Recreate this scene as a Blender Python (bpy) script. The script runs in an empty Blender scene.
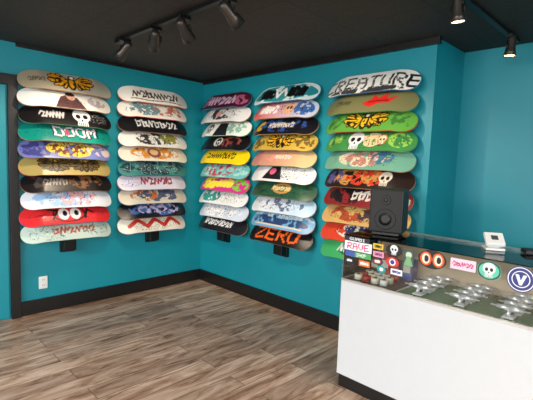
import bpy, bmesh, numpy as np, math, random
from mathutils import Matrix, Vector, Euler
random.seed(4)
scn=bpy.context.scene
COL=scn.collection
try:
    scn.view_settings.view_transform='Standard'
    scn.view_settings.look='None'
    scn.view_settings.exposure=0.0
except Exception as e: print(e)
H=2.44
# ---------------------------------------------------------------- materials
def s2l(c):
    return tuple(((x/255)/12.92 if x/255<=0.04045 else ((x/255+0.055)/1.055)**2.4) for x in c)
def mat(name,rgb,rough=0.5,metal=0.0,noise=0.0,scale=20,coat=0.0,bump=0.0,emit=None,estr=0):
    m=bpy.data.materials.new(name); m.use_nodes=True
    nt=m.node_tree; b=nt.nodes['Principled BSDF']
    c=s2l(rgb)
    b.inputs['Roughness'].default_value=rough; b.inputs['Metallic'].default_value=metal
    b.inputs['Coat Weight'].default_value=coat
    tc=nt.nodes.new('ShaderNodeTexCoord')
    n=nt.nodes.new('ShaderNodeTexNoise'); n.inputs['Scale'].default_value=scale; n.inputs['Detail'].default_value=4
    nt.links.new(tc.outputs['Object'],n.inputs['Vector'])
    r=nt.nodes.new('ShaderNodeValToRGB')
    r.color_ramp.elements[0].position=.3; r.color_ramp.elements[1].position=.7
    r.color_ramp.elements[0].color=tuple(x*(1-noise) for x in c)+(1,)
    r.color_ramp.elements[1].color=tuple(min(1,x*(1+noise)) for x in c)+(1,)
    nt.links.new(n.outputs['Fac'],r.inputs['Fac']); nt.links.new(r.outputs['Color'],b.inputs['Base Color'])
    if bump:
        bp=nt.nodes.new('ShaderNodeBump'); bp.inputs['Strength'].default_value=bump; bp.inputs['Distance'].default_value=.002
        nt.links.new(n.outputs['Fac'],bp.inputs['Height']); nt.links.new(bp.outputs['Normal'],b.inputs['Normal'])
    if emit:
        b.inputs['Emission Color'].default_value=s2l(emit)+(1,); b.inputs['Emission Strength'].default_value=estr
    return m
M_teal=mat('teal_wall_paint',(8,134,149),.45,noise=.04,scale=3,bump=.05)
M_black=mat('black_trim_paint',(20,18,18),.35,noise=.1)
M_blackm=mat('black_metal',(16,16,17),.4,.3,noise=.1)
M_steel=mat('gunmetal_lamp_housing',(70,66,62),.35,.7,noise=.1)
M_blackp=mat('black_plastic',(14,14,15),.5,noise=.1,scale=200)
M_grille=mat('speaker_grille',(17,17,18),.65,noise=.4,scale=400)
M_screen=mat('grey_screen',(70,74,78),.25,noise=.1)
M_white=mat('white_laminate',(202,204,206),.35,noise=.01)
M_whitep=mat('white_plastic',(225,225,222),.3,noise=.01)
M_alu=mat('brushed_aluminium',(200,198,192),.35,.7,noise=.05)
M_chrome=mat('polished_truck_metal',(235,235,240),.3,.6,noise=.05)
M_turf=mat('green_turf_mat',(46,98,40),.95,noise=.4,scale=150,bump=.5)
M_beige=mat('beige_back_panel',(186,164,138),.5,noise=.1,scale=6)
M_dark=mat('dark_brown_panel',(52,38,34),.6,noise=.2)
M_red=mat('red_card',(175,40,40),.5,noise=.1)
M_blue=mat('blue_card',(50,80,150),.5,noise=.1)
M_cream=mat('cream_urethane',(230,222,200),.35,noise=.03)
M_lamp=mat('lamp_lens',(255,220,170),.5,emit=(255,205,150),estr=14)
M_wire=mat('bushing_rubber',(60,60,60),.6)
def glassmat():
    m=bpy.data.materials.new('display_glass'); m.use_nodes=True; nt=m.node_tree
    for n in list(nt.nodes): nt.nodes.remove(n)
    o=nt.nodes.new('ShaderNodeOutputMaterial'); mx=nt.nodes.new('ShaderNodeMixShader')
    t=nt.nodes.new('ShaderNodeBsdfTransparent'); t.inputs[0].default_value=(.96,.985,.98,1)
    g=nt.nodes.new('ShaderNodeBsdfGlossy'); g.inputs['Roughness'].default_value=.03
    f=nt.nodes.new('ShaderNodeFresnel'); f.inputs['IOR'].default_value=1.5
    nt.links.new(f.outputs[0],mx.inputs[0]); nt.links.new(t.outputs[0],mx.inputs[1]); nt.links.new(g.outputs[0],mx.inputs[2]); nt.links.new(mx.outputs[0],o.inputs[0])
    return m
M_glass=glassmat()
def print_mat(name,rough):
    m=bpy.data.materials.new(name); m.use_nodes=True; nt=m.node_tree; b=nt.nodes['Principled BSDF']
    a=nt.nodes.new('ShaderNodeAttribute'); a.attribute_name='Col'
    nt.links.new(a.outputs['Color'],b.inputs['Base Color']); b.inputs['Roughness'].default_value=rough
    return m
M_deck=print_mat('deck_printed_lacquer',.32); M_stick=print_mat('printed_vinyl',.4)
def floor_mat():
    m=bpy.data.materials.new('wood_plank_floor'); m.use_nodes=True; nt=m.node_tree; L=nt.links.new
    b=nt.nodes['Principled BSDF']; N=nt.nodes.new
    tc=N('ShaderNodeTexCoord'); mp=N('ShaderNodeMapping'); mp.inputs['Rotation'].default_value=(0,0,math.pi/2)
    L(tc.outputs['Object'],mp.inputs['Vector'])
    br=N('ShaderNodeTexBrick'); br.inputs['Scale'].default_value=1; br.inputs['Brick Width'].default_value=1.25; br.inputs['Row Height'].default_value=.16
    br.inputs['Mortar Size'].default_value=.0022; br.inputs['Mortar Smooth'].default_value=.1; br.inputs['Bias'].default_value=0
    br.inputs['Color1'].default_value=(0,0,0,1); br.inputs['Color2'].default_value=(1,1,1,1); br.inputs['Mortar'].default_value=(.5,.5,.5,1)
    br.offset=.37
    L(mp.outputs[0],br.inputs['Vector'])
    add=N('ShaderNodeVectorMath'); add.operation='MULTIPLY_ADD'
    L(br.outputs['Color'],add.inputs[0]); add.inputs[1].default_value=(7,3,5); L(mp.outputs[0],add.inputs[2])
    st=N('ShaderNodeMapping'); st.inputs['Scale'].default_value=(1.9,10,1); L(add.outputs[0],st.inputs['Vector'])
    n1=N('ShaderNodeTexNoise'); n1.inputs['Scale'].default_value=1.4; n1.inputs['Detail'].default_value=7; n1.inputs['Roughness'].default_value=.66; n1.inputs['Distortion'].default_value=1.0
    L(st.outputs[0],n1.inputs['Vector'])
    r1=N('ShaderNodeValToRGB'); e=r1.color_ramp.elements
    e[0].position=.32; e[0].color=s2l((104,72,54))+(1,)
    e[1].position=.72; e[1].color=s2l((236,212,192))+(1,)
    x=e.new(.43); x.color=s2l((172,136,110))+(1,)
    x=e.new(.55); x.color=s2l((208,175,150))+(1,)
    L(n1.outputs['Fac'],r1.inputs['Fac'])
    r2=N('ShaderNodeValToRGB'); r2.color_ramp.elements[0].color=(.68,.64,.61,1); r2.color_ramp.elements[1].color=(1.08,1.06,1.04,1)
    L(br.outputs['Color'],r2.inputs['Fac'])
    mu=N('ShaderNodeMixRGB'); mu.blend_type='MULTIPLY'; mu.inputs[0].default_value=1; L(r1.outputs[0],mu.inputs[1]); L(r2.outputs[0],mu.inputs[2])
    mx=N('ShaderNodeMixRGB'); mx.inputs[2].default_value=s2l((90,66,52))+(1,); L(br.outputs['Fac'],mx.inputs[0]); L(mu.outputs[0],mx.inputs[1])
    L(mx.outputs[0],b.inputs['Base Color']); b.inputs['Roughness'].default_value=.36
    bp=N('ShaderNodeBump'); bp.inputs['Strength'].default_value=.15; bp.inputs['Distance'].default_value=.002; L(n1.outputs['Fac'],bp.inputs['Height']); L(bp.outputs[0],b.inputs['Normal'])
    return m
def ceil_mat():
    m=bpy.data.materials.new('black_ceiling_tiles'); m.use_nodes=True; nt=m.node_tree; L=nt.links.new
    b=nt.nodes['Principled BSDF']; N=nt.nodes.new
    tc=N('ShaderNodeTexCoord'); br=N('ShaderNodeTexBrick'); br.offset=0
    br.inputs['Scale'].default_value=1; br.inputs['Brick Width'].default_value=.61; br.inputs['Row Height'].default_value=.61; br.inputs['Mortar Size'].default_value=.012
    br.inputs['Color1'].default_value=(1,1,1,1); br.inputs['Color2'].default_value=(.85,.85,.85,1); br.inputs['Mortar'].default_value=(.5,.5,.5,1)
    L(tc.outputs['Object'],br.inputs['Vector'])
    n=N('ShaderNodeTexNoise'); n.inputs['Scale'].default_value=60; n.inputs['Detail'].default_value=5; L(tc.outputs['Object'],n.inputs['Vector'])
    r=N('ShaderNodeValToRGB'); r.color_ramp.elements[0].position=.35; r.color_ramp.elements[1].position=.65
    r.color_ramp.elements[0].color=s2l((26,22,21))+(1,); r.color_ramp.elements[1].color=s2l((48,41,38))+(1,)
    L(n.outputs['Fac'],r.inputs['Fac'])
    mu=N('ShaderNodeMixRGB'); mu.blend_type='MULTIPLY'; mu.inputs[0].default_value=1; L(r.outputs[0],mu.inputs[1]); L(br.outputs['Color'],mu.inputs[2])
    L(mu.outputs[0],b.inputs['Base Color']); b.inputs['Roughness'].default_value=.7
    bp=N('ShaderNodeBump'); bp.inputs['Distance'].default_value=.004; bp.inputs['Strength'].default_value=.5; L(n.outputs['Fac'],bp.inputs['Height']); L(bp.outputs[0],b.inputs['Normal'])
    return m
# ---------------------------------------------------------------- mesh builder
class MB:
    def __init__(s): s.bm=bmesh.new(); s.mats=[]
    def mi(s,m):
        if m not in s.mats: s.mats.append(m)
        return s.mats.index(m)
    def _fin(s,geom_verts,m,mtx,smooth=False):
        fs=set()
        for v in geom_verts:
            v.co=mtx@v.co
            for f in v.link_faces: fs.add(f)
        i=s.mi(m)
        for f in fs: f.material_index=i; f.smooth=smooth
    def box(s,c,size,m,bev=0.0,rot=None):
        r=bmesh.ops.create_cube(s.bm,size=1); vs=r['verts']
        for v in vs: v.co=Vector((v.co.x*size[0],v.co.y*size[1],v.co.z*size[2]))
        if bev>0:
            es=list({e for v in vs for e in v.link_edges})
            rb=bmesh.ops.bevel(s.bm,geom=es,offset=bev,segments=2,profile=.5,affect='EDGES')
            vs=list({v for f in rb['faces'] for v in f.verts}|{v for v in vs if v.is_valid})
            seen=set(vs)
            st=list(vs)
            while st:
                v=st.pop()
                for e in v.link_edges:
                    o=e.other_vert(v)
                    if o not in seen: seen.add(o); st.append(o)
            vs=list(seen)
        M=Matrix.Translation(Vector(c))@(rot.to_4x4() if rot is not None else Matrix.Identity(4))
        s._fin(vs,m,M)
    def cyl(s,a,b,r1,r2,m,seg=24,smooth=True,caps=True):
        a=Vector(a);b=Vector(b);d=b-a
        r=bmesh.ops.create_cone(s.bm,cap_ends=caps,segments=seg,radius1=r1,radius2=r2,depth=d.length)
        q=d.normalized().to_track_quat('Z','Y')
        s._fin(r['verts'],m,Matrix.Translation((a+b)/2)@q.to_matrix().to_4x4(),smooth)
        for v in r['verts']:
            for f in v.link_faces:
                if len(f.verts)>4: f.smooth=False
    def lathe(s,prof,m,mtx,seg=32):
        rings=[]
        for (r,z) in prof:
            rings.append([s.bm.verts.new(mtx@Vector((r*math.cos(2*math.pi*i/seg),r*math.sin(2*math.pi*i/seg),z))) for i in range(seg)])
        i0=s.mi(m)
        for k in range(len(rings)-1):
            for i in range(seg):
                f=s.bm.faces.new((rings[k][i],rings[k][(i+1)%seg],rings[k+1][(i+1)%seg],rings[k+1][i])); f.material_index=i0; f.smooth=True
    def obj(s,name,parent=None):
        me=bpy.data.meshes.new(name); s.bm.to_mesh(me); s.bm.free()
        for m in s.mats: me.materials.append(m)
        o=bpy.data.objects.new(name,me); COL.objects.link(o)
        if parent: o.parent=parent
        return o
def sbox(name,lo,hi,m,bev=0):
    b=MB(); lo=Vector(lo);hi=Vector(hi); b.box((lo+hi)/2,hi-lo,m,bev); return b.obj(name)
# ---------------------------------------------------------------- room shell
XR=6.6; YF=-5.4; XE=2.835; YB=.53
sbox('floor',(-.2,YF-.2,-.1),(XR+.2,YB+.2,0),floor_mat())
sbox('ceiling',(-.2,YF-.2,H),(XR+.2,YB+.2,H+.1),ceil_mat())
sbox('wall_left',(-.15,YF,0),(0,YB+.15,H),M_teal)
b=MB(); b.box((XE/2,.075+YB/2,H/2),(XE,.15+YB,H),M_teal); b.obj('wall_back')
sbox('wall_recess',(XE,YB,0),(XR,YB+.15,H),M_teal)
def wall_with_window(name,axis,pos,a0,a1,w0,w1,z0,z1,th,m):
    b=MB()
    def bx(u0,u1,q0,q1):
        if axis=='y': b.box(((u0+u1)/2,pos-th/2,(q0+q1)/2),(u1-u0,th,q1-q0),m)
        else: b.box((pos+th/2,(u0+u1)/2,(q0+q1)/2),(th,u1-u0,q1-q0),m)
    bx(a0,w0,0,H);bx(w1,a1,0,H);bx(w0,w1,0,z0);bx(w0,w1,z1,H)
    b.obj(name)
    f=MB(); n=4
    def fx(u0,u1,q0,q1):
        if axis=='y': f.box(((u0+u1)/2,pos-th/2,(q0+q1)/2),(u1-u0,.06,q1-q0),M_blackm)
        else: f.box((pos+th/2,(u0+u1)/2,(q0+q1)/2),(.06,u1-u0,q1-q0),M_blackm)
    for i in range(n+1):
        u=w0+(w1-w0)*i/n; fx(max(w0,u-.03),min(w1,u+.03),z0,z1)
    fx(w0,w1,z0,z0+.05);fx(w0,w1,z1-.05,z1)
    return f
wall_with_window('wall_front','y',YF,0,XR,.5,6.1,.2,2.38,.15,M_teal).obj('window_1')
wall_with_window('wall_right','x',XR,YF,YB,-4.9,-1.2,.2,2.38,.15,M_teal).obj('window_2')
BH=.135
sbox('baseboard_left',(0.0005,-2.01,0),(.018,-.0005,BH),M_black,.003)
sbox('baseboard_back',(.018,-.018,0),(XE,-.0005,BH),M_black,.003)
sbox('baseboard_recess',(XE+.02,YB-.018,0),(XR,YB-.0005,BH),M_black,.003)
sbox('baseboard_column',(XE+.0005,-.018,0),(XE+.018,YB-.02,BH),M_black,.003)
sbox('trim_1',(0.0005,-2.01,H-.03),(.02,0,H-.0005),M_black)
sbox('trim_2',(.02,-.03,H-.05),(XE+.03,-.0005,H-.0005),M_black)
b=MB()
b.box((.02,-2.045,1.075),(.04,.075,2.15),M_black,.004)
b.box((.02,-3.05,1.075),(.04,.085,2.15),M_black,.004)
b.box((.02,-2.55,2.12),(.042,1.08,.09),M_black,.004)
b.obj('trim_3')
b=MB()
b.box((.008,-2.55,1.04),(.014,.91,2.06),M_teal,.003)
b.box((.02,-2.55,1.5),(.012,.6,.8),M_teal,.004); b.box((.02,-2.55,.55),(.012,.6,.6),M_teal,.004)
b.cyl((.015,-2.93,1.0),(.07,-2.93,1.0),.012,.012,M_alu); b.cyl((.06,-2.93,1.0),(.09,-2.93,1.0),.028,.024,M_alu)
b.obj('door_1')
b=MB(); b.box((.004,-1.813,.285),(.007,.075,.118),M_whitep,.002)
for dz in(-.026,.026):
    b.box((.009,-1.813,.285+dz),(.005,.034,.03),M_whitep,.001)
    for dy in(-.007,.007): b.box((.0118,-1.813+dy,.287+dz),(.001,.003,.011),M_black)
b.obj('wall_outlet')
# ---------------------------------------------------------------- painting toolkit (colour attributes)
F5={'A':"01110 10001 10001 11111 10001 10001 10001",'B':"11110 10001 11110 10001 10001 10001 11110",'C':"01111 10000 10000 10000 10000 10000 01111",'D':"11110 10001 10001 10001 10001 10001 11110",'E':"11111 10000 10000 11110 10000 10000 11111",'G':"01111 10000 10000 10011 10001 10001 01111",'H':"10001 10001 10001 11111 10001 10001 10001",'I':"01110 00100 00100 00100 00100 00100 01110",'L':"10000 10000 10000 10000 10000 10000 11111",'M':"10001 11011 10101 10101 10001 10001 10001",'O':"01110 10001 10001 10001 10001 10001 01110",'P':"11110 10001 10001 11110 10000 10000 10000",'R':"11110 10001 10001 11110 10100 10010 10001",'S':"01111 10000 10000 01110 00001 00001 11110",'T':"11111 00100 00100 00100 00100 00100 00100",'U':"10001 10001 10001 10001 10001 10001 01110",'V':"10001 10001 10001 10001 10001 01010 00100",'X':"10001 01010 00100 00100 00100 01010 10001",'Z':"11111 00001 00010 00100 01000 10000 11111"}
F5={k:[r for r in v.split()] for k,v in F5.items()}
def vnoise(X,Y,seed,sc):
    rs=np.random.RandomState(seed); g=rs.rand(64,64)
    x=X*sc+31.7;y=Y*sc+17.3
    xi=np.floor(x).astype(int);yi=np.floor(y).astype(int);fx=x-xi;fy=y-yi
    fx=fx*fx*(3-2*fx);fy=fy*fy*(3-2*fy)
    G=lambda a,b:g[a%64,b%64]
    return (G(xi,yi)*(1-fx)+G(xi+1,yi)*fx)*(1-fy)+(G(xi,yi+1)*(1-fx)+G(xi+1,yi+1)*fx)*fy
def paint(X,Y,ops):
    C=np.zeros(X.shape+(3,))
    def put(mask,c): C[mask]=s2l(c)
    def seg(a,bb,w,cc,w2=None):
        dx,dy=bb[0]-a[0],bb[1]-a[1]; t=np.clip(((X-a[0])*dx+(Y-a[1])*dy)/(dx*dx+dy*dy+1e-9),0,1)
        ww=w if w2 is None else w+(w2-w)*t
        put(np.hypot(X-a[0]-t*dx,Y-a[1]-t*dy)<ww,cc)
    for o in ops:
        k=o[0]
        if k=='bg': put(np.ones(X.shape,bool),o[1])
        elif k=='gr':
            t=np.clip((X+4)/8,0,1)[...,None]; C[:]=np.array(s2l(o[1]))*(1-t)+np.array(s2l(o[2]))*t
        elif k=='e': put(((X-o[1])/o[3])**2+((Y-o[2])/o[4])**2<1,o[5])
        elif k=='r': put((X>o[1])&(X<o[3])&(Y>o[2])&(Y<o[4]),o[5])
        elif k=='ring':
            d=np.sqrt(((X-o[1])/o[3])**2+((Y-o[2])/o[4])**2); put((d<1)&(d>o[5]),o[6])
        elif k=='n':
            w=1-(((X-o[1])/o[3])**2+((Y-o[2])/o[4])**2)
            n=.65*vnoise(X,Y,o[8],o[5])+.35*vnoise(X,Y,o[8]+9,o[5]*2.3)
            put((w>0)&(n+np.clip(w,0,.3)*.3>o[6]),o[7])
        elif k=='hatch':
            w=1-(((X-o[1])/o[3])**2+((Y-o[2])/o[4])**2)
            n=.7*vnoise(X,Y,o[8],o[5])+.3*vnoise(X,Y,o[8]+9,o[5]*2.1)
            put((w>0)&(abs((n*5)%1-.5)<o[6]),o[7])
        elif k=='l':
            for a,bb in zip(o[1][:-1],o[1][1:]): seg(a,bb,o[2],o[3])
        elif k=='scr':
            x0,x1,yy,h,wd,cc,sd=o[1:8]; rs=np.random.RandomState(sd); n=max(4,int((x1-x0)/(h*.75)))
            pts=[]
            for i in range(n):
                cx=x0+(x1-x0)*(i+.5)/n; up=h*rs.uniform(.28,.55); kind=rs.randint(3); w=(x1-x0)/n*.5
                if kind==0: pts+=[(cx-w,yy-h*.4),(cx-w*.4,yy+up),(cx+w*.1,yy-h*.35),(cx+w*.6,yy+up*.8)]
                elif kind==1: pts+=[(cx-w,yy-h*.1),(cx-w*.3,yy+up),(cx+w*.6,yy+up*.5),(cx-w*.2,yy-h*.4),(cx+w*.7,yy-h*.3)]
                else: pts+=[(cx-w*.8,yy+up),(cx-w*.6,yy-h*.42),(cx+w*.3,yy-h*.3),(cx+w*.5,yy+up*.6),(cx-w*.3,yy+up*.5)]
            for i,(a,bb) in enumerate(zip(pts[:-1],pts[1:])): seg(a,bb,wd*(1.25 if i%2 else .7),cc)
        elif k=='p':
            pts=o[1]; ins=np.zeros(X.shape,bool); j=len(pts)-1
            for i in range(len(pts)):
                xi,yi=pts[i];xj,yj=pts[j]
                if yi!=yj: ins^=((yi>Y)!=(yj>Y))&(X<(xj-xi)*(Y-yi)/(yj-yi)+xi)
                j=i
            put(ins,o[2])
        elif k=='t':
            s=o[1];h=o[4];xs=o[6] if len(o)>6 else 1; px=h/7; pw=px*xs; Wd=len(s)*6*pw-pw
            wob=.06*np.sin(X*3.1)
            ux=(X+.05*np.sin(Y*6+X)-(o[2]-Wd/2))/pw; uy=(o[3]+wob+h/2-Y)/px
            for ci,ch in enumerate(s):
                g=F5[ch]
                for r in range(7):
                    for c in range(5):
                        if g[r][c]=='1': put((ux>=ci*6+c-.1)&(ux<ci*6+c+1.1)&(uy>=r-.1)&(uy<r+1.1),o[5])
        elif k=='sk':
            cx,cy,s_,c,e=o[1:6]
            put(((X-cx)/(.62*s_))**2+((Y-cy-.12*s_)/(.6*s_))**2<1,c)
            put((abs(X-cx)<.36*s_)&(Y>cy-.8*s_)&(Y<cy),c)
            for sx in(-1,1): put(((X-cx-sx*.25*s_)/(.17*s_))**2+((Y-cy-.02*s_)/(.2*s_))**2<1,e)
            put((abs(X-cx)<.06*s_)&(Y>cy-.4*s_)&(Y<cy-.22*s_),e)
            for i in(-2,-1,0,1,2): put((abs(X-cx-i*.13*s_)<.025*s_)&(Y<cy-.5*s_)&(Y>cy-.8*s_),e)
        elif k=='bird':
            cx,s_,c1,c2,c3=o[1:6]
            for pas in(0,1):
                for sx in(-1,1):
                    for i in range(8):
                        an=math.radians(66-i*19); L_=(1.6-.11*i)*s_
                        a=(cx+sx*.2*s_,.10*s_); bb=(cx+sx*(.2+L_*math.cos(an))*s_,max(-.8,min(.82,.05+L_*.62*math.sin(an)-.12*(i%2))))
                        if pas==0: seg(a,bb,.11*s_,c2,.17*s_)
                        else: seg(a,bb,.03*s_,c1,.075*s_)
            put(((X-cx)/(.34*s_))**2+((Y+.12)/(.66*s_))**2<1,c2); put(((X-cx)/(.2*s_))**2+((Y+.12)/(.46*s_))**2<1,c1)
            put(((X-cx-.05)/(.26*s_))**2+((Y-.5*s_)/(.24*s_))**2<1,c2); put(((X-cx-.09)/(.15*s_))**2+((Y-.5*s_)/(.14*s_))**2<1,c3)
            n=vnoise(X,Y,int(abs(cx)*10)+3,5.5); put((n>.68)&(((X-cx)/(1.5*s_))**2+(Y/(.7*s_))**2<1),c2)
    return C
# ---------------------------------------------------------------- deck
LN=4.12; HW=1.02
def deck(name,ops,mtx,rail=(150,110,70)):
    nu,nv=211,49
    us=np.linspace(-1,1,nu); us=np.sign(us)*(1-(1-abs(us))**1.12); us=us*(LN-.004)
    a=LN-1.25
    q=np.clip((abs(us)-a)/(LN-a),0,1)
    hw=HW*(1-q**2.35)**(1/2.2)
    v=np.linspace(-1,1,nv)
    X=np.repeat(us[:,None],nv,1); Y=hw[:,None]*v[None,:]
    k=2.32; t=np.clip((abs(X)-k)/(LN-k),0,1)
    Z=-(t**1.35)*.55 - .075*(Y/HW)**2*(1-.4*t)
    C=paint(X,Y,ops)
    th=.11
    n=nu*nv
    P=np.zeros((2*n,3)); P[:n]=np.stack([X,Y,Z],-1).reshape(-1,3); P[n:]=np.stack([X,Y,Z-th],-1).reshape(-1,3)
    idx=np.arange(n).reshape(nu,nv)
    f=np.stack([idx[:-1,:-1],idx[1:,:-1],idx[1:,1:],idx[:-1,1:]],-1).reshape(-1,4)
    fb=(f+n)[:,::-1]
    ring=np.concatenate([idx[:,0],idx[-1,1:],idx[::-1,-1][1:],idx[0,::-1][1:-1]])
    base=2*n; m=len(ring)
    Pr=np.concatenate([P[ring],P[ring+n]])
    j=np.arange(m);jn=(j+1)%m
    fs=np.stack([base+j,base+m+j,base+m+jn,base+jn],-1)
    V=np.concatenate([P,Pr])*.1
    F=np.concatenate([f,fb,fs])
    me=bpy.data.meshes.new(name)
    me.vertices.add(len(V)); me.vertices.foreach_set('co',V.ravel().astype(np.float32))
    me.loops.add(F.size); me.loops.foreach_set('vertex_index',F.ravel().astype(np.int32))
    me.polygons.add(len(F)); me.polygons.foreach_set('loop_start',np.arange(0,F.size,4,dtype=np.int32)); me.polygons.foreach_set('loop_total',np.full(len(F),4,dtype=np.int32))
    me.polygons.foreach_set('use_smooth',np.ones(len(F),bool))
    me.update(calc_edges=True); me.validate()
    ca=me.color_attributes.new('Col','FLOAT_COLOR','POINT')
    cols=np.ones((len(V),4)); cols[:n,:3]=C.reshape(-1,3); cols[n:2*n,:3]=s2l((158,120,80))
    cols[2*n:,:3]=s2l(rail)
    ca.data.foreach_set('color',cols.ravel().astype(np.float32))
    me.materials.append(M_deck)
    o=bpy.data.objects.new(name,me); COL.objects.link(o); o.matrix_world=mtx
    return o
W=(238,238,235);K=(18,18,20);YEL=(232,180,30)
cols={}
cols[1]=[
 [('gr',(150,140,116),(182,178,164)),('bird',.2,1.15,(226,158,24),(44,28,20),(240,230,200)),('scr',-3.4,-2,0,.5,.05,(100,90,75),3)],
 [('bg',(240,236,228)),('r',-4,-1,-1.5,1,(222,226,224)),('p',[(-1.3,-1),(-.7,.2),(-.1,.5),(.8,.25),(1.5,-1)],(88,60,62)),('e',.25,.35,.4,.45,(206,160,136)),('e',.2,.6,.42,.25,(60,40,40)),('hatch',.2,-.4,1.3,.5,2.5,.1,(50,32,34),2),('n',2.6,0,.9,.6,3,.6,(190,182,182),4)],
 [('bg',(22,20,22)),('sk',1.1,0,1.3,W,K),('scr',-2.6,-.4,0,.8,.07,(190,190,190),5),('hatch',2.6,0,1,.6,2.5,.08,(150,150,150),5)],
 [('bg',(12,132,118)),('hatch',0,0,3.7,.85,1.8,.07,(8,84,84),6),('t','DOOM',.6,.0,1.1,(20,60,60),1.15),('t','DOOM',.55,.06,1.05,(235,215,225),1.1),('e',-.2,0,.16,.35,(210,60,100))],
 [('bg',(104,116,176)),('n',-2.4,0,1.6,.9,2.5,.5,(66,66,130),8),('n',.2,0,2.2,.9,2.2,.43,(232,196,60),9),('n',.2,0,1.8,.7,3.5,.6,(120,60,50),10),('hatch',.2,0,2.4,.8,1.8,.07,(40,30,50),12),('n',2.8,0,1.2,.8,2.5,.55,(200,185,180),11)],
 [('bg',(166,148,88)),('bird',-1.2,.95,(100,80,44),(28,22,18),YEL),('bird',1.5,.95,(100,80,44),(28,22,18),YEL)],
 [('bg',(24,20,22)),('n',1.4,0,1.6,.8,3,.55,(120,80,50),12),('scr',-2.4,-.2,0,.8,.06,(150,140,130),7),('n',-3,0,.8,.6,3,.6,(70,60,60),13)],
 [('bg',(224,230,240)),('n',-.8,0,2.5,.9,1.8,.5,(160,195,232),14),('n',.8,-.1,2,.8,2.2,.55,(240,185,190),15),('hatch',.3,0,2.4,.8,1.6,.06,(80,80,120),16)],
 [('bg',(214,44,50)),('hatch',0,0,3.4,.8,1.5,.04,(140,20,30),19),('e',-.5,0,.5,.6,W),('e',.55,0,.5,.6,W),('e',-.4,.05,.2,.3,K),('e',.65,.05,.2,.3,K),('l',[(-1.5,-.5),(-1,.4),(-1.8,.5)],.09,K),('l',[(1.4,-.5),(1.7,.4),(2.2,.0)],.09,K),('ring',0,0,1.5,.85,.9,K)],
 [('bg',(196,214,204)),('hatch',-1.8,0,2,.9,1.8,.09,(110,140,124),17),('scr',-1.6,2.4,0,.8,.07,(180,80,60),9),('hatch',2.5,0,1.3,.8,2,.09,(90,130,110),18)],
]
cols[2]=[
 [('bg',(236,234,224)),('scr',-2.8,2.8,0,.95,.08,(70,52,50),11),('l',[(-3,-.6),(-1,-.75),(1,-.6),(3,-.75)],.05,(70,52,50))],
 [('bg',(236,232,222)),('n',-1.5,0,2,.8,2.5,.57,(110,150,160),21),('n',1.6,0,1.8,.8,2.5,.57,(200,110,80),22),('hatch',0,0,3,.8,1.6,.06,(60,50,60),20)],
 [('bg',(22,22,26)),('scr',-2.4,2.6,0,.9,.07,(225,225,225),13)],
 [('bg',(232,232,226)),('n',-.6,0,2.2,.8,2.5,.54,(60,56,60),24),('n',1.5,.1,1.2,.7,3,.52,(140,140,60),25),('hatch',.5,0,2.6,.8,2.2,.06,K,31)],
 [('bg',(232,224,206)),('n',0,0,3,.8,2.4,.56,(226,150,60),33),('hatch',0,0,3,.8,2,.06,(120,70,40),34),('e',-.3,0,.8,.6,(130,86,64)),('e',-.3,.1,.5,.4,(225,180,140))],
 [('bg',(60,130,124)),('n',0,0,4,1,1.8,.58,(20,60,70),27),('hatch',0,0,3.6,.9,1.7,.06,(200,210,200),28)],
 [('bg',(214,210,224)),('scr',-1.8,2.2,0,.95,.09,(150,56,72),14),('hatch',-2.8,0,1,.7,2,.09,(140,130,170),29)],
 [('bg',(206,198,178)),('n',.5,0,2.6,.8,2.4,.54,(80,90,120),30),('n',-1.4,0,1.6,.7,3,.62,(200,110,60),31),('hatch',0,0,3,.8,1.7,.05,K,35)],
 [('bg',(20,24,34)),('n',0,0,3.2,.9,2,.52,(60,90,146),32),('n',.5,0,2.6,.8,3.4,.64,(180,170,205),33)],
 [('bg',(228,222,208)),('l',[(-3,-.2),(-2,.45),(-1,-.4),(0,.45),(1,-.4),(2,.45),(3,-.3)],.22,(200,54,44)),('hatch',0,-.2,3,.7,2.2,.07,(60,40,40),34)],
]
cols[3]=[
 [('bg',(74,22,42)),('scr',-2.6,2.6,0,1.2,.13,(220,180,205),15),('n',-2.9,0,.9,.7,3,.55,(170,90,120),41),('n',3,0,.9,.7,3,.55,(170,90,120),42)],
 [('bg',(234,234,232)),('n',-.3,.1,2.2,.8,2.5,.56,(50,50,54),43),('hatch',0,0,3,.8,1.8,.05,(90,90,94),43),('e',-.6,.1,.4,.45,(230,160,150))],
 [('bg',(236,240,234)),('p',[(-1.2,-1),(-.8,.7),(.6,.7),(1.2,-1)],(28,28,34)),('n',2.2,0,1.4,.8,2.5,.5,(140,190,170),44),('sk',-2.2,0,.9,(90,90,90),W)],
 [('bg',(22,20,24)),('e',-.6,0,.7,.6,(205,205,200)),('sk',-.6,0,.7,K,W),('n',1.5,0,1.6,.7,3,.58,(150,70,60),45)],
 [('bg',(244,212,20)),('scr',-2.6,2.6,0,.9,.07,K,16)],
 [('bg',(110,184,186)),('n',0,0,4,1,2.2,.5,(160,212,204),46),('n',-.5,0,3,.9,2.8,.62,(190,60,80),47),('hatch',0,0,3.4,.9,1.8,.06,(30,60,90),48)],
 [('bg',(206,50,140)),('n',-1.8,0,1.8,.9,2.5,.45,(235,220,60),49),('scr',-.4,2.2,0,1.1,.12,(245,225,80),17),('n',3,0,1,.8,2.6,.5,(120,200,60),50)],
 [('bg',(230,232,230)),('n',-1.6,0,1.8,.8,2.2,.5,(50,150,140),51),('hatch',1.2,0,2.4,.8,2,.07,(90,90,100),52)],
 [('bg',(208,220,234)),('n',0,0,3.4,.9,2,.5,(240,242,244),53),('hatch',.2,0,3,.8,1.8,.07,(70,80,110),54)],
 [('bg',(26,26,34)),('scr',-2.6,2.4,0,.8,.07,W,18)],
]
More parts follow.
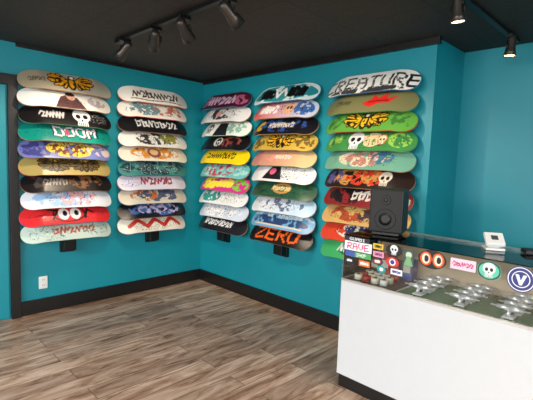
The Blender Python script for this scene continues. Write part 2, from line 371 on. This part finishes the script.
cols[4]=[
 [('bg',(214,232,230)),('n',0,0,4,1,1.6,.44,(40,140,150),61),('scr',-2.9,-.8,0,1.2,.15,K,19),('l',[(-.9,.5),(-.4,-.5),(.2,.5),(.7,-.4)],.15,W),('scr',.8,2.9,0,1.2,.15,K,20)],
 [('gr',(212,60,48),(200,214,230)),('scr',-3,-.4,0,1.0,.11,W,21),('e',1.0,0,.7,.65,(235,180,140)),('e',.8,.1,.15,.2,K),('e',1.2,.1,.15,.2,K),('n',2.6,0,1.2,.8,2.6,.5,(60,110,180),62),('hatch',1.6,0,2,.8,1.8,.05,K,63)],
 [('bg',(18,18,26)),('n',0,0,3.2,.8,2.6,.56,(44,74,140),63),('scr',-1.6,1.8,0,.6,.06,(215,205,190),22),('n',-2.8,0,.8,.6,3,.55,(200,160,40),64)],
 [('bg',(194,164,70)),('bird',0,1.1,(232,178,40),(36,24,18),(240,225,190)),('n',-2.9,0,1,.8,3,.56,(110,88,40),3),('n',2.9,0,1,.8,3,.56,(110,88,40),5)],
 [('gr',(206,128,122),(206,182,132)),('n',0,0,1.8,.7,2,.57,(226,156,136),65),('scr',-.6,1.6,0,.5,.05,(240,220,200),23)],
 [('bg',(234,232,232)),('p',[(-2,-.8),(-1.3,.7),(-.2,.8),(.6,-.8)],(30,26,32)),('e',-.9,.1,.4,.4,(220,100,130)),('hatch',1.6,0,1.8,.8,2.2,.1,(70,66,74),66)],
 [('bg',(40,84,60)),('hatch',0,0,4,1,1.7,.12,(20,46,40),67),('ring',.3,0,1.2,.6,.6,(184,134,76)),('scr',-1,1.4,0,.5,.06,(220,200,140),24)],
 [('gr',(232,236,240),(170,200,222)),('n',.6,0,2.4,.8,2.2,.58,(90,110,140),68),('hatch',-.4,0,3,.8,1.8,.06,(120,80,90),69)],
 [('bg',(110,166,206)),('n',0,-.2,3.6,.6,2.4,.52,(40,66,112),71),('n',0,.5,4,.4,2,.5,(200,222,234),70),('hatch',0,0,3.6,.8,2.4,.05,(30,40,70),72),('l',[(-3,-.7),(3,-.7)],.10,(206,196,176))],
 [('bg',(24,20,20)),('t','ZERO',0,0,1.35,(232,96,28),1.25)],
]
cols[5]=[
 [('bg',(236,236,230)),('t','CREATURE',0,0,1.25,(34,34,34),1.0),('n',0,-.8,3.5,.25,3,.45,(60,60,60),81),('hatch',0,0,3.3,.7,2.6,.07,(236,236,230),80)],
 [('bg',(124,122,80)),('p',[(-.4,-.2),(.3,.15),(.6,.7),(1.0,.25),(1.7,.8),(1.8,.15),(2.7,.35),(2.0,-.3),(1.2,-.25),(.4,-.6)],(222,44,38)),('l',[(.2,-.1),(1,.0),(1.9,-.05)],.05,(120,16,18)),('scr',-3,-1.4,0,.5,.05,(80,80,54),25)],
 [('bg',(98,166,66)),('bird',-.1,1.15,(232,184,40),(46,36,22),(245,235,200)),('n',3.0,0,.8,.7,3,.57,(60,120,54),83),('n',-3.0,0,.8,.7,3,.57,(60,120,54),84)],
 [('bg',(66,140,74)),('n',2.9,0,.9,.7,3,.5,(150,200,84),85),('n',-3,0,.8,.7,3,.5,(150,200,84),86),('n',.6,0,.9,.7,3,.45,(236,206,156),84),('hatch',0,0,3.6,.85,2,.06,(24,50,30),83),('sk',-.9,0,1.15,W,K),('e',1.5,0,.4,.5,(228,124,50)),('sk',1.5,0,.55,(240,220,180),K)],
 [('bg',(112,168,144)),('n',-.3,0,2.2,.8,2,.46,(226,212,182),87),('n',.2,0,2,.7,3,.59,(196,130,116),88),('n',1.6,.1,1,.6,3,.55,(70,120,150),89),('hatch',0,0,3,.85,1.8,.05,(60,70,70),90)],
 [('bg',(40,28,24)),('n',-.5,0,2.6,.9,2,.49,(200,140,74),90),('n',.2,0,2,.8,3,.57,(216,64,40),91),('hatch',-.3,0,2.6,.85,1.8,.06,K,92),('sk',1.9,0,.9,(226,214,194),K),('n',-2.9,0,.9,.7,3,.5,(90,80,130),92)],
 [('bg',(136,40,42)),('n',-1,0,2.4,.9,2,.46,(30,26,30),93),('scr',-1,2.4,0,.9,.09,(225,215,205),26),('n',3,0,1,.8,3,.52,(190,180,170),94)],
 [('bg',(216,172,104)),('n',-.6,0,2.4,.8,2,.54,(180,80,50),95),('n',1.4,0,1.8,.7,3,.58,(70,60,66),96),('hatch',0,0,3.4,.85,1.8,.06,(70,40,30),97)],
 [('bg',(222,70,44)),('n',.2,0,2.4,.8,2.2,.5,(244,230,206),97),('n',.4,0,2,.7,3,.57,(40,60,110),98),('hatch',.2,0,2.6,.8,2,.05,K,99)],
 [('bg',(68,176,104)),('n',.4,0,2.6,.8,2.2,.52,(34,100,76),99),('scr',-2,1.6,0,.8,.08,W,27)],
]
ZT=2.157; DZ=.1520; TILT=math.radians(35); OFF=.115
c_,s_=math.cos(TILT),math.sin(TILT)
colpos={1:('L',-1.60),2:('L',-.70),3:('B',.51),4:('B',1.415),5:('B',2.345)}
rs=random.Random(7)
rails=[(150,110,70),(190,60,50),(60,110,150),(160,120,80),(90,140,90),(170,130,90)]
for ci,(side,pos) in colpos.items():
    R=MB()
    zb=ZT-9*DZ
    def P(u,out,z):
        return Vector((out,pos+u,z)) if side=='L' else Vector((pos+u,-out,z))
    def S(u,out,z): return (out,u,z) if side=='L' else (u,out,z)
    R.box(P(0,.012,(ZT+zb)/2-.06),S(.07,.022,ZT-zb+.26),M_blackm,.003)
    R.box(P(0,.055,zb-.150),S(.115,.10,.115),M_blackm,.006)
    R.box(P(0,.02,zb-.12),S(.13,.036,.22),M_blackm,.004)
    for k in range(10):
        z=ZT-k*DZ
        nrm=Vector((c_,0,s_)) if side=='L' else Vector((0,-c_,s_))
        ctr=P(0,OFF,z)
        back=ctr-nrm*.0135
        for du in(-.022,.022):
            d=Vector((0,du,0)) if side=='L' else Vector((du,0,0))
            a=P(du,.02,z-.03)
            R.cyl(a,back+d,.006,.006,M_blackm,10)
        up=Vector((-s_,0,c_)) if side=='L' else Vector((0,s_,c_))
        a=back+up*.045-nrm*.004; bb=back-up*.045-nrm*.004
        R.cyl(a,bb,.0045,.0045,M_blackm,8)
        ju=rs.uniform(-.012,.012); jr=rs.uniform(-.008,.008)
        if side=='L': cx=Vector((0,1,0)); cz=Vector((c_,0,s_)); cy=Vector((-s_,0,c_))
        else: cx=Vector((1,0,0)); cz=Vector((0,-c_,s_)); cy=Vector((0,s_,c_))
        mt=Matrix((cx,cy,cz)).transposed().to_4x4()
        mt=Matrix.Translation(P(ju,OFF,z))@mt@Matrix.Rotation(jr,4,'Z')
        deck('skateboard_deck',cols[ci][k],mt,rails[rs.randrange(6)])
    R.obj('skateboard_wall_rack')
# ---------------------------------------------------------------- track lighting
def head(b,base,aim,sc=1.0):
    base=Vector(base); d=(Vector(aim)-base).normalized(); L=.125*sc; r=.036*sc
    b.box(base+Vector((0,0,-.008)),(.035,.09,.022),M_blackm,.003)
    pv=base+Vector((0,0,-.08*sc)); b.cyl(base,pv,.008,.008,M_blackm,12)
    q=d.to_track_quat('Z','Y').to_matrix().to_4x4()
    mt=Matrix.Translation(pv-d*.035)@q
    b.lathe([(0,-.035),(.022*sc,-.034),(.030*sc,-.02),(.032*sc,.0),(.034*sc,.045),(.040*sc,.075),(r+.010,L),(r+.006,L),(r+.0,L-.012)],M_steel,mt)
    b.lathe([(0,L-.012),(r*.7,L-.008),(r+.002,L-.004)],M_lamp,mt)
    side=q@Vector((1,0,0,0)); side=Vector(side[:3])
    for sx in(-1,1):
        b.cyl(pv+side*sx*.042+Vector((0,0,.02)),pv+side*sx*.042+d*.03,.005,.005,M_blackm,8)
    b.cyl(pv-side*.044+Vector((0,0,.02)),pv+side*.044+Vector((0,0,.02)),.005,.005,M_blackm,8)
    return pv+d*(L-.02),d
def spot(p,d,pw,size=75):
    l=bpy.data.lights.new('track_spot','SPOT'); l.energy=pw; l.color=(1,.83,.62); l.spot_size=math.radians(size); l.spot_blend=.8; l.shadow_soft_size=.02
    o=bpy.data.objects.new('track_spot',l); COL.objects.link(o); o.location=p; o.rotation_euler=d.to_track_quat('-Z','Y').to_euler()
TY=-1.49
b=MB(); b.box(((.85+3.6)/2,TY,H-.012),(3.6-.85,.035,.022),M_blackm,.003)
b.box((.9,TY,H-.02),(.12,.045,.035),M_blackm,.004)
sp=[]
for x,aim in((.975,(0.0,-1.85,1.5)),(1.436,(.1,-.8,1.4)),(1.80,(1.1,-.1,1.4)),(2.26,(2.3,-.1,1.4))):
    sp.append(head(b,(x,TY,H-.022),aim))
b.obj('track_light')
for (p,d),pw in zip(sp,(54,54,58,54)): spot(p+d*.03,d,pw)
b=MB(); b.box((3.25,-.35,H-.012),(.035,1.5,.022),M_blackm,.003)
sp=[]
for (x,y),aim in(((3.25,-.72),(3.32,-.55,1.0)),((3.27,.18),(3.2,.2,.9))):
    sp.append(head(b,(x,y,H-.022),aim,.85))
b.obj('track_light')
spot(sp[0][0]+sp[0][1]*.03,sp[0][1],22,80); spot(sp[1][0]+sp[1][1]*.03,sp[1][1],4)
# ---------------------------------------------------------------- counter / display case
X0,X1=2.643,5.1; Y0,Y1=-.785,-.30; ZB,ZC=.73,1.04
cnt=bpy.data.objects.new('glass_display_counter',None); COL.objects.link(cnt)
b=MB()
b.box(((X0+X1)/2,(Y0+Y1)/2,(.09+ZB)/2),(X1-X0,Y1-Y0,ZB-.09),M_white,.003)
b.obj('cabinet_base',cnt)
b=MB(); b.box(((X0+X1)/2,(Y0+Y1)/2,.045),(X1-X0-.02,Y1-Y0-.03,.09),M_black); b.obj('toe_kick',cnt)
b=MB()
t=.012
b.box(((X0+X1)/2,Y0+.006,ZB+.008),(X1-X0,t,.014),M_alu)
b.box(((X0+X1)/2,Y1-.02,ZC-.009),(X1-X0,.05,.018),M_alu); b.box(((X0+X1)/2,Y1-.006,ZB+.01),(X1-X0,t,.016),M_alu)
b.box((X0+.006,(Y0+Y1)/2,ZB+.008),(t,Y1-Y0-.026,.014),M_alu)
for x in(X0+.006,X1-.006): b.box((x,Y1-.006,(ZB+ZC)/2),(t,t,ZC-ZB-.045),M_alu)
b.obj('metal_frame',cnt)
b=MB(); b.box(((X0+X1)/2,(Y0+Y1)/2-.025,ZC-.0025),(X1-X0,Y1-Y0-.05,.005),M_glass); b.obj('top_glass',cnt)
b=MB(); b.box(((X0+X1)/2,Y0+.003,(ZB+ZC)/2+.006),(X1-X0-.002,.004,ZC-ZB-.024),M_glass); b.obj('front_glass',cnt)
b=MB(); b.box((X0+.003,(Y0+Y1)/2,(ZB+ZC)/2+.006),(.004,Y1-Y0-.03,ZC-ZB-.024),M_glass); b.obj('side_glass',cnt)
b=MB(); b.box(((X0+X1)/2+.01,Y1-.03,(ZB+ZC)/2-.005),(X1-X0-.05,.008,ZC-ZB-.04),M_beige); b.obj('back_sliding_door',cnt)
b=MB(); b.box(((3.02+X1)/2,(Y0+Y1)/2-.01,ZB+.006),(X1-3.02-.02,Y1-Y0-.08,.008),M_turf); b.obj('turf_mat',cnt)
b=MB(); b.box(((X0+3.0)/2+.008,(Y0+Y1)/2-.01,ZB+.006),(3.0-X0-.02,Y1-Y0-.08,.008),M_dark); b.obj('dark_mat',cnt)
b=MB()
def truck(x,y,z,ang):
    R=Matrix.Rotation(ang,3,'Z'); T=Vector((x,y,z))
    def p(a): return T+R@Vector(a)
    b.box(p((0,0,.006)),(.055,.078,.008),M_chrome,.002,R)
    b.cyl(p((0,.012,.01)),p((0,.004,.045)),.016,.013,M_chrome,14)
    b.cyl(p((0,0,.02)),p((0,0,.03)),.018,.018,M_wire,14)
    b.cyl(p((-.062,.0,.048)),p((0,0,.048)),.0095,.016,M_chrome,14)
    b.cyl(p((0,0,.048)),p((.062,0,.048)),.016,.0095,M_chrome,14)
    b.cyl(p((-.092,0,.048)),p((.092,0,.048)),.004,.004,M_chrome,8)
    b.cyl(p((0,.0,.045)),p((0,-.03,.02)),.012,.008,M_chrome,12)
for gx in(3.14,3.38,3.62,3.86,4.10,4.34):
    for i in range(4):
        truck(gx+.01*(i%2),-.70+i*.10,ZB+.0105,0)
b.obj('skateboard_trucks')
b=MB()
for i in range(4):
    for j in range(3):
        x=2.72+i*.062; y=-.70+j*.07
        b.cyl((x,y,ZB+.0105),(x,y,ZB+.045),.026,.026,[M_cream,M_red,M_cream,M_whitep][(i+j)%4],20)
        b.cyl((x,y,ZB+.045),(x,y,ZB+.047),.012,.012,M_blackp,12)
b.obj('skateboard_wheels')
b=MB()
for i,(x,w,h,m) in enumerate(((2.70,.07,.10,M_dark),(2.78,.07,.14,M_red),(2.86,.06,.11,M_blackp),(2.94,.07,.13,M_blue))):
    b.box((x,-.42,ZB+.0105+h/2),(w,.09,h),m,.003); b.box((x,-.467,ZB+.0105+h*.55),(w*.7,.002,h*.35),[M_cream,M_whitep,M_red,M_cream][i])
b.obj('merchandise_boxes')
def sticker(name,cx,cz,w,h,shape,ops,y=Y0-.0015):
    nu,nv=61,49
    u=np.linspace(-1,1,nu);v=np.linspace(-1,1,nv)
    if shape=='e':
        rr=np.linspace(0,1,33); th=np.linspace(0,2*math.pi,97)
        X=(rr[:,None]*np.cos(th)[None]);Y=(rr[:,None]*np.sin(th)[None])
    else: X,Y=np.meshgrid(u,v,indexing='ij')
    C=paint(X*w/h,Y,ops); A,B=X.shape; n=A*B
    V=np.stack([cx+X*w/2,np.full(X.shape,y),cz+Y*h/2],-1).reshape(-1,3)
    idx=np.arange(n).reshape(A,B); f=np.stack([idx[:-1,:-1],idx[1:,:-1],idx[1:,1:],idx[:-1,1:]],-1).reshape(-1,4)
    me=bpy.data.meshes.new(name); me.from_pydata(V.tolist(),[],f.tolist())
    ca=me.color_attributes.new('Col','FLOAT_COLOR','POINT'); cc=np.ones((n,4)); cc[:,:3]=C.reshape(-1,3); ca.data.foreach_set('color',cc.ravel().astype(np.float32))
    me.materials.append(M_stick); o=bpy.data.objects.new(name,me); COL.objects.link(o); o.parent=cnt
sticker('sticker_logo',2.757,.972,.20,.06,'r',[('bg',(238,238,240)),('t','RAVE',0,0,1.4,(205,45,110),1.15)])
sticker('sticker_small_logo',2.75,1.018,.18,.028,'r',[('bg',(40,40,50)),('t','GUABI',0,0,1.3,W,1.5)])
sticker('sticker_strip',2.76,.92,.19,.035,'r',[('bg',(80,160,90)),('r',-6,-1,-1.4,1,(70,90,170)),('t','SHOP',1.4,0,1.2,W,1.0)])
sticker('sticker_skull',3.006,.993,.105,.072,'e',[('bg',(28,26,28)),('sk',0,.1,1.1,W,K)])
sticker('sticker_round_red',3.0,.92,.085,.06,'e',[('bg',(200,60,60)),('e',0,0,.7,.7,W),('e',0,0,.45,.45,(60,60,140))])
sticker('sticker_pink',2.905,.95,.075,.036,'r',[('bg',(220,150,180)),('scr',-1.5,1.5,0,.9,.12,(120,40,90),3)])
sticker('sticker_oval',2.90,.905,.08,.04,'e',[('bg',(60,60,66)),('e',0,0,1.3,.75,(190,70,60)),('scr',-.9,.9,0,.7,.1,W,5)])
sticker('sticker_yellow',2.90,.998,.07,.035,'r',[('bg',(230,190,60)),('scr',-1.4,1.4,0,.9,.13,K,4)])
sticker('sticker_dark',2.70,.875,.07,.04,'e',[('bg',(30,34,46)),('scr',-1,1,0,.8,.1,W,9)])
sticker('sticker_orange',2.81,.872,.08,.038,'r',[('bg',(226,110,40)),('scr',-1.6,1.6,0,.9,.13,W,12)])
sticker('sticker_teal',2.93,.862,.06,.045,'e',[('bg',(40,150,150)),('e',0,0,.6,.5,W)])
sticker('sticker_white',3.03,.865,.075,.035,'r',[('bg',W),('scr',-1.6,1.6,0,.9,.13,(50,50,140),15)])
sticker('sticker_figure',3.10,.965,.065,.095,'r',[('bg',(60,80,70)),('e',0,.35,.4,.4,(200,210,190)),('p',[(-.6,-1),(-.2,.2),(.2,.2),(.6,-1)],(120,170,120))])
sticker('sticker_eyes',3.237,.982,.16,.106,'e',[('bg',(25,20,20)),('e',-.66,0,.62,.74,(230,88,24)),('e',.66,0,.62,.74,(230,88,24)),('e',-.66,0,.42,.56,(240,225,200)),('e',.66,0,.42,.56,(240,225,200)),('e',-.6,0,.24,.36,K),('e',.72,0,.24,.36,K)])
sticker('sticker_banner',3.403,.985,.13,.058,'r',[('bg',(232,200,214)),('scr',-1.9,1.9,0,.9,.09,(190,60,110),8)])
sticker('sticker_green_skull',3.531,.981,.115,.096,'e',[('bg',(90,190,160)),('ring',0,0,1.15,1,.85,(30,60,60)),('sk',0,.1,1.0,W,K)])
sticker('sticker_round_blue',3.675,.968,.125,.128,'e',[('bg',(44,52,120)),('ring',0,0,.9,.93,.93,W),('ring',0,0,.62,.64,.9,W),('p',[(-.4,.35),(-.15,.35),(0,-.1),(.15,.35),(.4,.35),(.08,-.45),(-.08,-.45)],(225,228,240))])
b=MB(); ang=math.radians(16); R=Matrix.Rotation(ang,3,'Z'); T=Vector((2.825,-.54,ZC+.001))
def p(a): return T+R@Vector(a)
b.box(p((0,0,.012)),(.17,.15,.02),M_blackp,.004,R)
b.box(p((0,0,.162)),(.215,.19,.285),M_blackp,.012,R)
b.box(p((0,-.096,.162)),(.195,.006,.265),M_grille,.002,R)
b.cyl(p((0,-.0975,.11)),p((0,-.103,.11)),.070,.064,M_grille,32); b.cyl(p((0,-.1025,.11)),p((0,-.106,.11)),.045,.02,M_blackp,32)
b.cyl(p((0,-.0975,.235)),p((0,-.103,.235)),.032,.028,M_grille,24); b.cyl(p((0,-.1025,.235)),p((0,-.106,.235)),.014,.008,M_blackp,24)
b.obj('bookshelf_speaker')
b=MB(); Rz=Matrix.Rotation(math.radians(30),3,'Z'); T=Vector((3.455,-.48,ZC+.001))
b.box(T+Vector((0,0,.007)),(.10,.10,.014),M_whitep,.004,Rz)
b.box(T+Rz@Vector((0,.01,.03)),(.06,.05,.05),M_whitep,.006,Rz)
b.box(T+Rz@Vector((0,-.005,.058)),(.10,.10,.022),M_whitep,.005,Rz@Matrix.Rotation(math.radians(32),3,'X'))
b.box(T+Rz@Vector((0,-.0115,.0695)),(.035,.035,.002),M_screen,0,Rz@Matrix.Rotation(math.radians(32),3,'X'))
b.obj('card_reader')
b=MB(); T=Vector((3.66,-.42,ZC+.001))
b.box(T+Vector((0,0,.012)),(.14,.09,.022),M_blackp,.004,Rz); b.box(T+Vector((0,0,.024)),(.12,.07,.003),M_grille,.001,Rz)
b.obj('receipt_tray')
# ---------------------------------------------------------------- lights
def area(name,loc,tgt,sx,sy,pw,col=(1,1,1)):
    l=bpy.data.lights.new(name,'AREA'); l.shape='RECTANGLE'; l.size=sx;l.size_y=sy;l.energy=pw;l.color=col
    o=bpy.data.objects.new(name,l); COL.objects.link(o); o.location=loc
    o.rotation_euler=(Vector(tgt)-Vector(loc)).to_track_quat('-Z','Y').to_euler()
area('daylight_window_front',(3.1,YF-1.3,2.7),(2.6,-2.2,0),6.0,2.2,700,(1,.995,.98))
area('daylight_window_right',(XR+1.3,-3.1,2.7),(2.6,-2.6,0),3.8,2.2,460,(1,.995,.98))
w=bpy.data.worlds.new('sky'); scn.world=w; w.use_nodes=True; nt=w.node_tree
bg=nt.nodes['Background']; bg.inputs[1].default_value=1.6; bg.inputs[0].default_value=(.94,.97,1,1)
# ---------------------------------------------------------------- camera
cam=bpy.data.cameras.new('camera'); co=bpy.data.objects.new('camera',cam); COL.objects.link(co)
yaw,pitch,roll=.783,-.0894,.0362
f=Vector((-math.sin(yaw)*math.cos(pitch),math.cos(yaw)*math.cos(pitch),math.sin(pitch)))
r=Vector((math.cos(yaw),math.sin(yaw),0)); u=r.cross(f)
r2=r*math.cos(roll)+u*math.sin(roll); u2=-r*math.sin(roll)+u*math.cos(roll)
Mx=Matrix((r2,u2,-f)).transposed().to_4x4(); Mx.translation=Vector((4.188,-3.068,1.487))
co.matrix_world=Mx; cam.sensor_width=36; cam.lens=416.3/533*36; cam.clip_start=.05
scn.camera=co
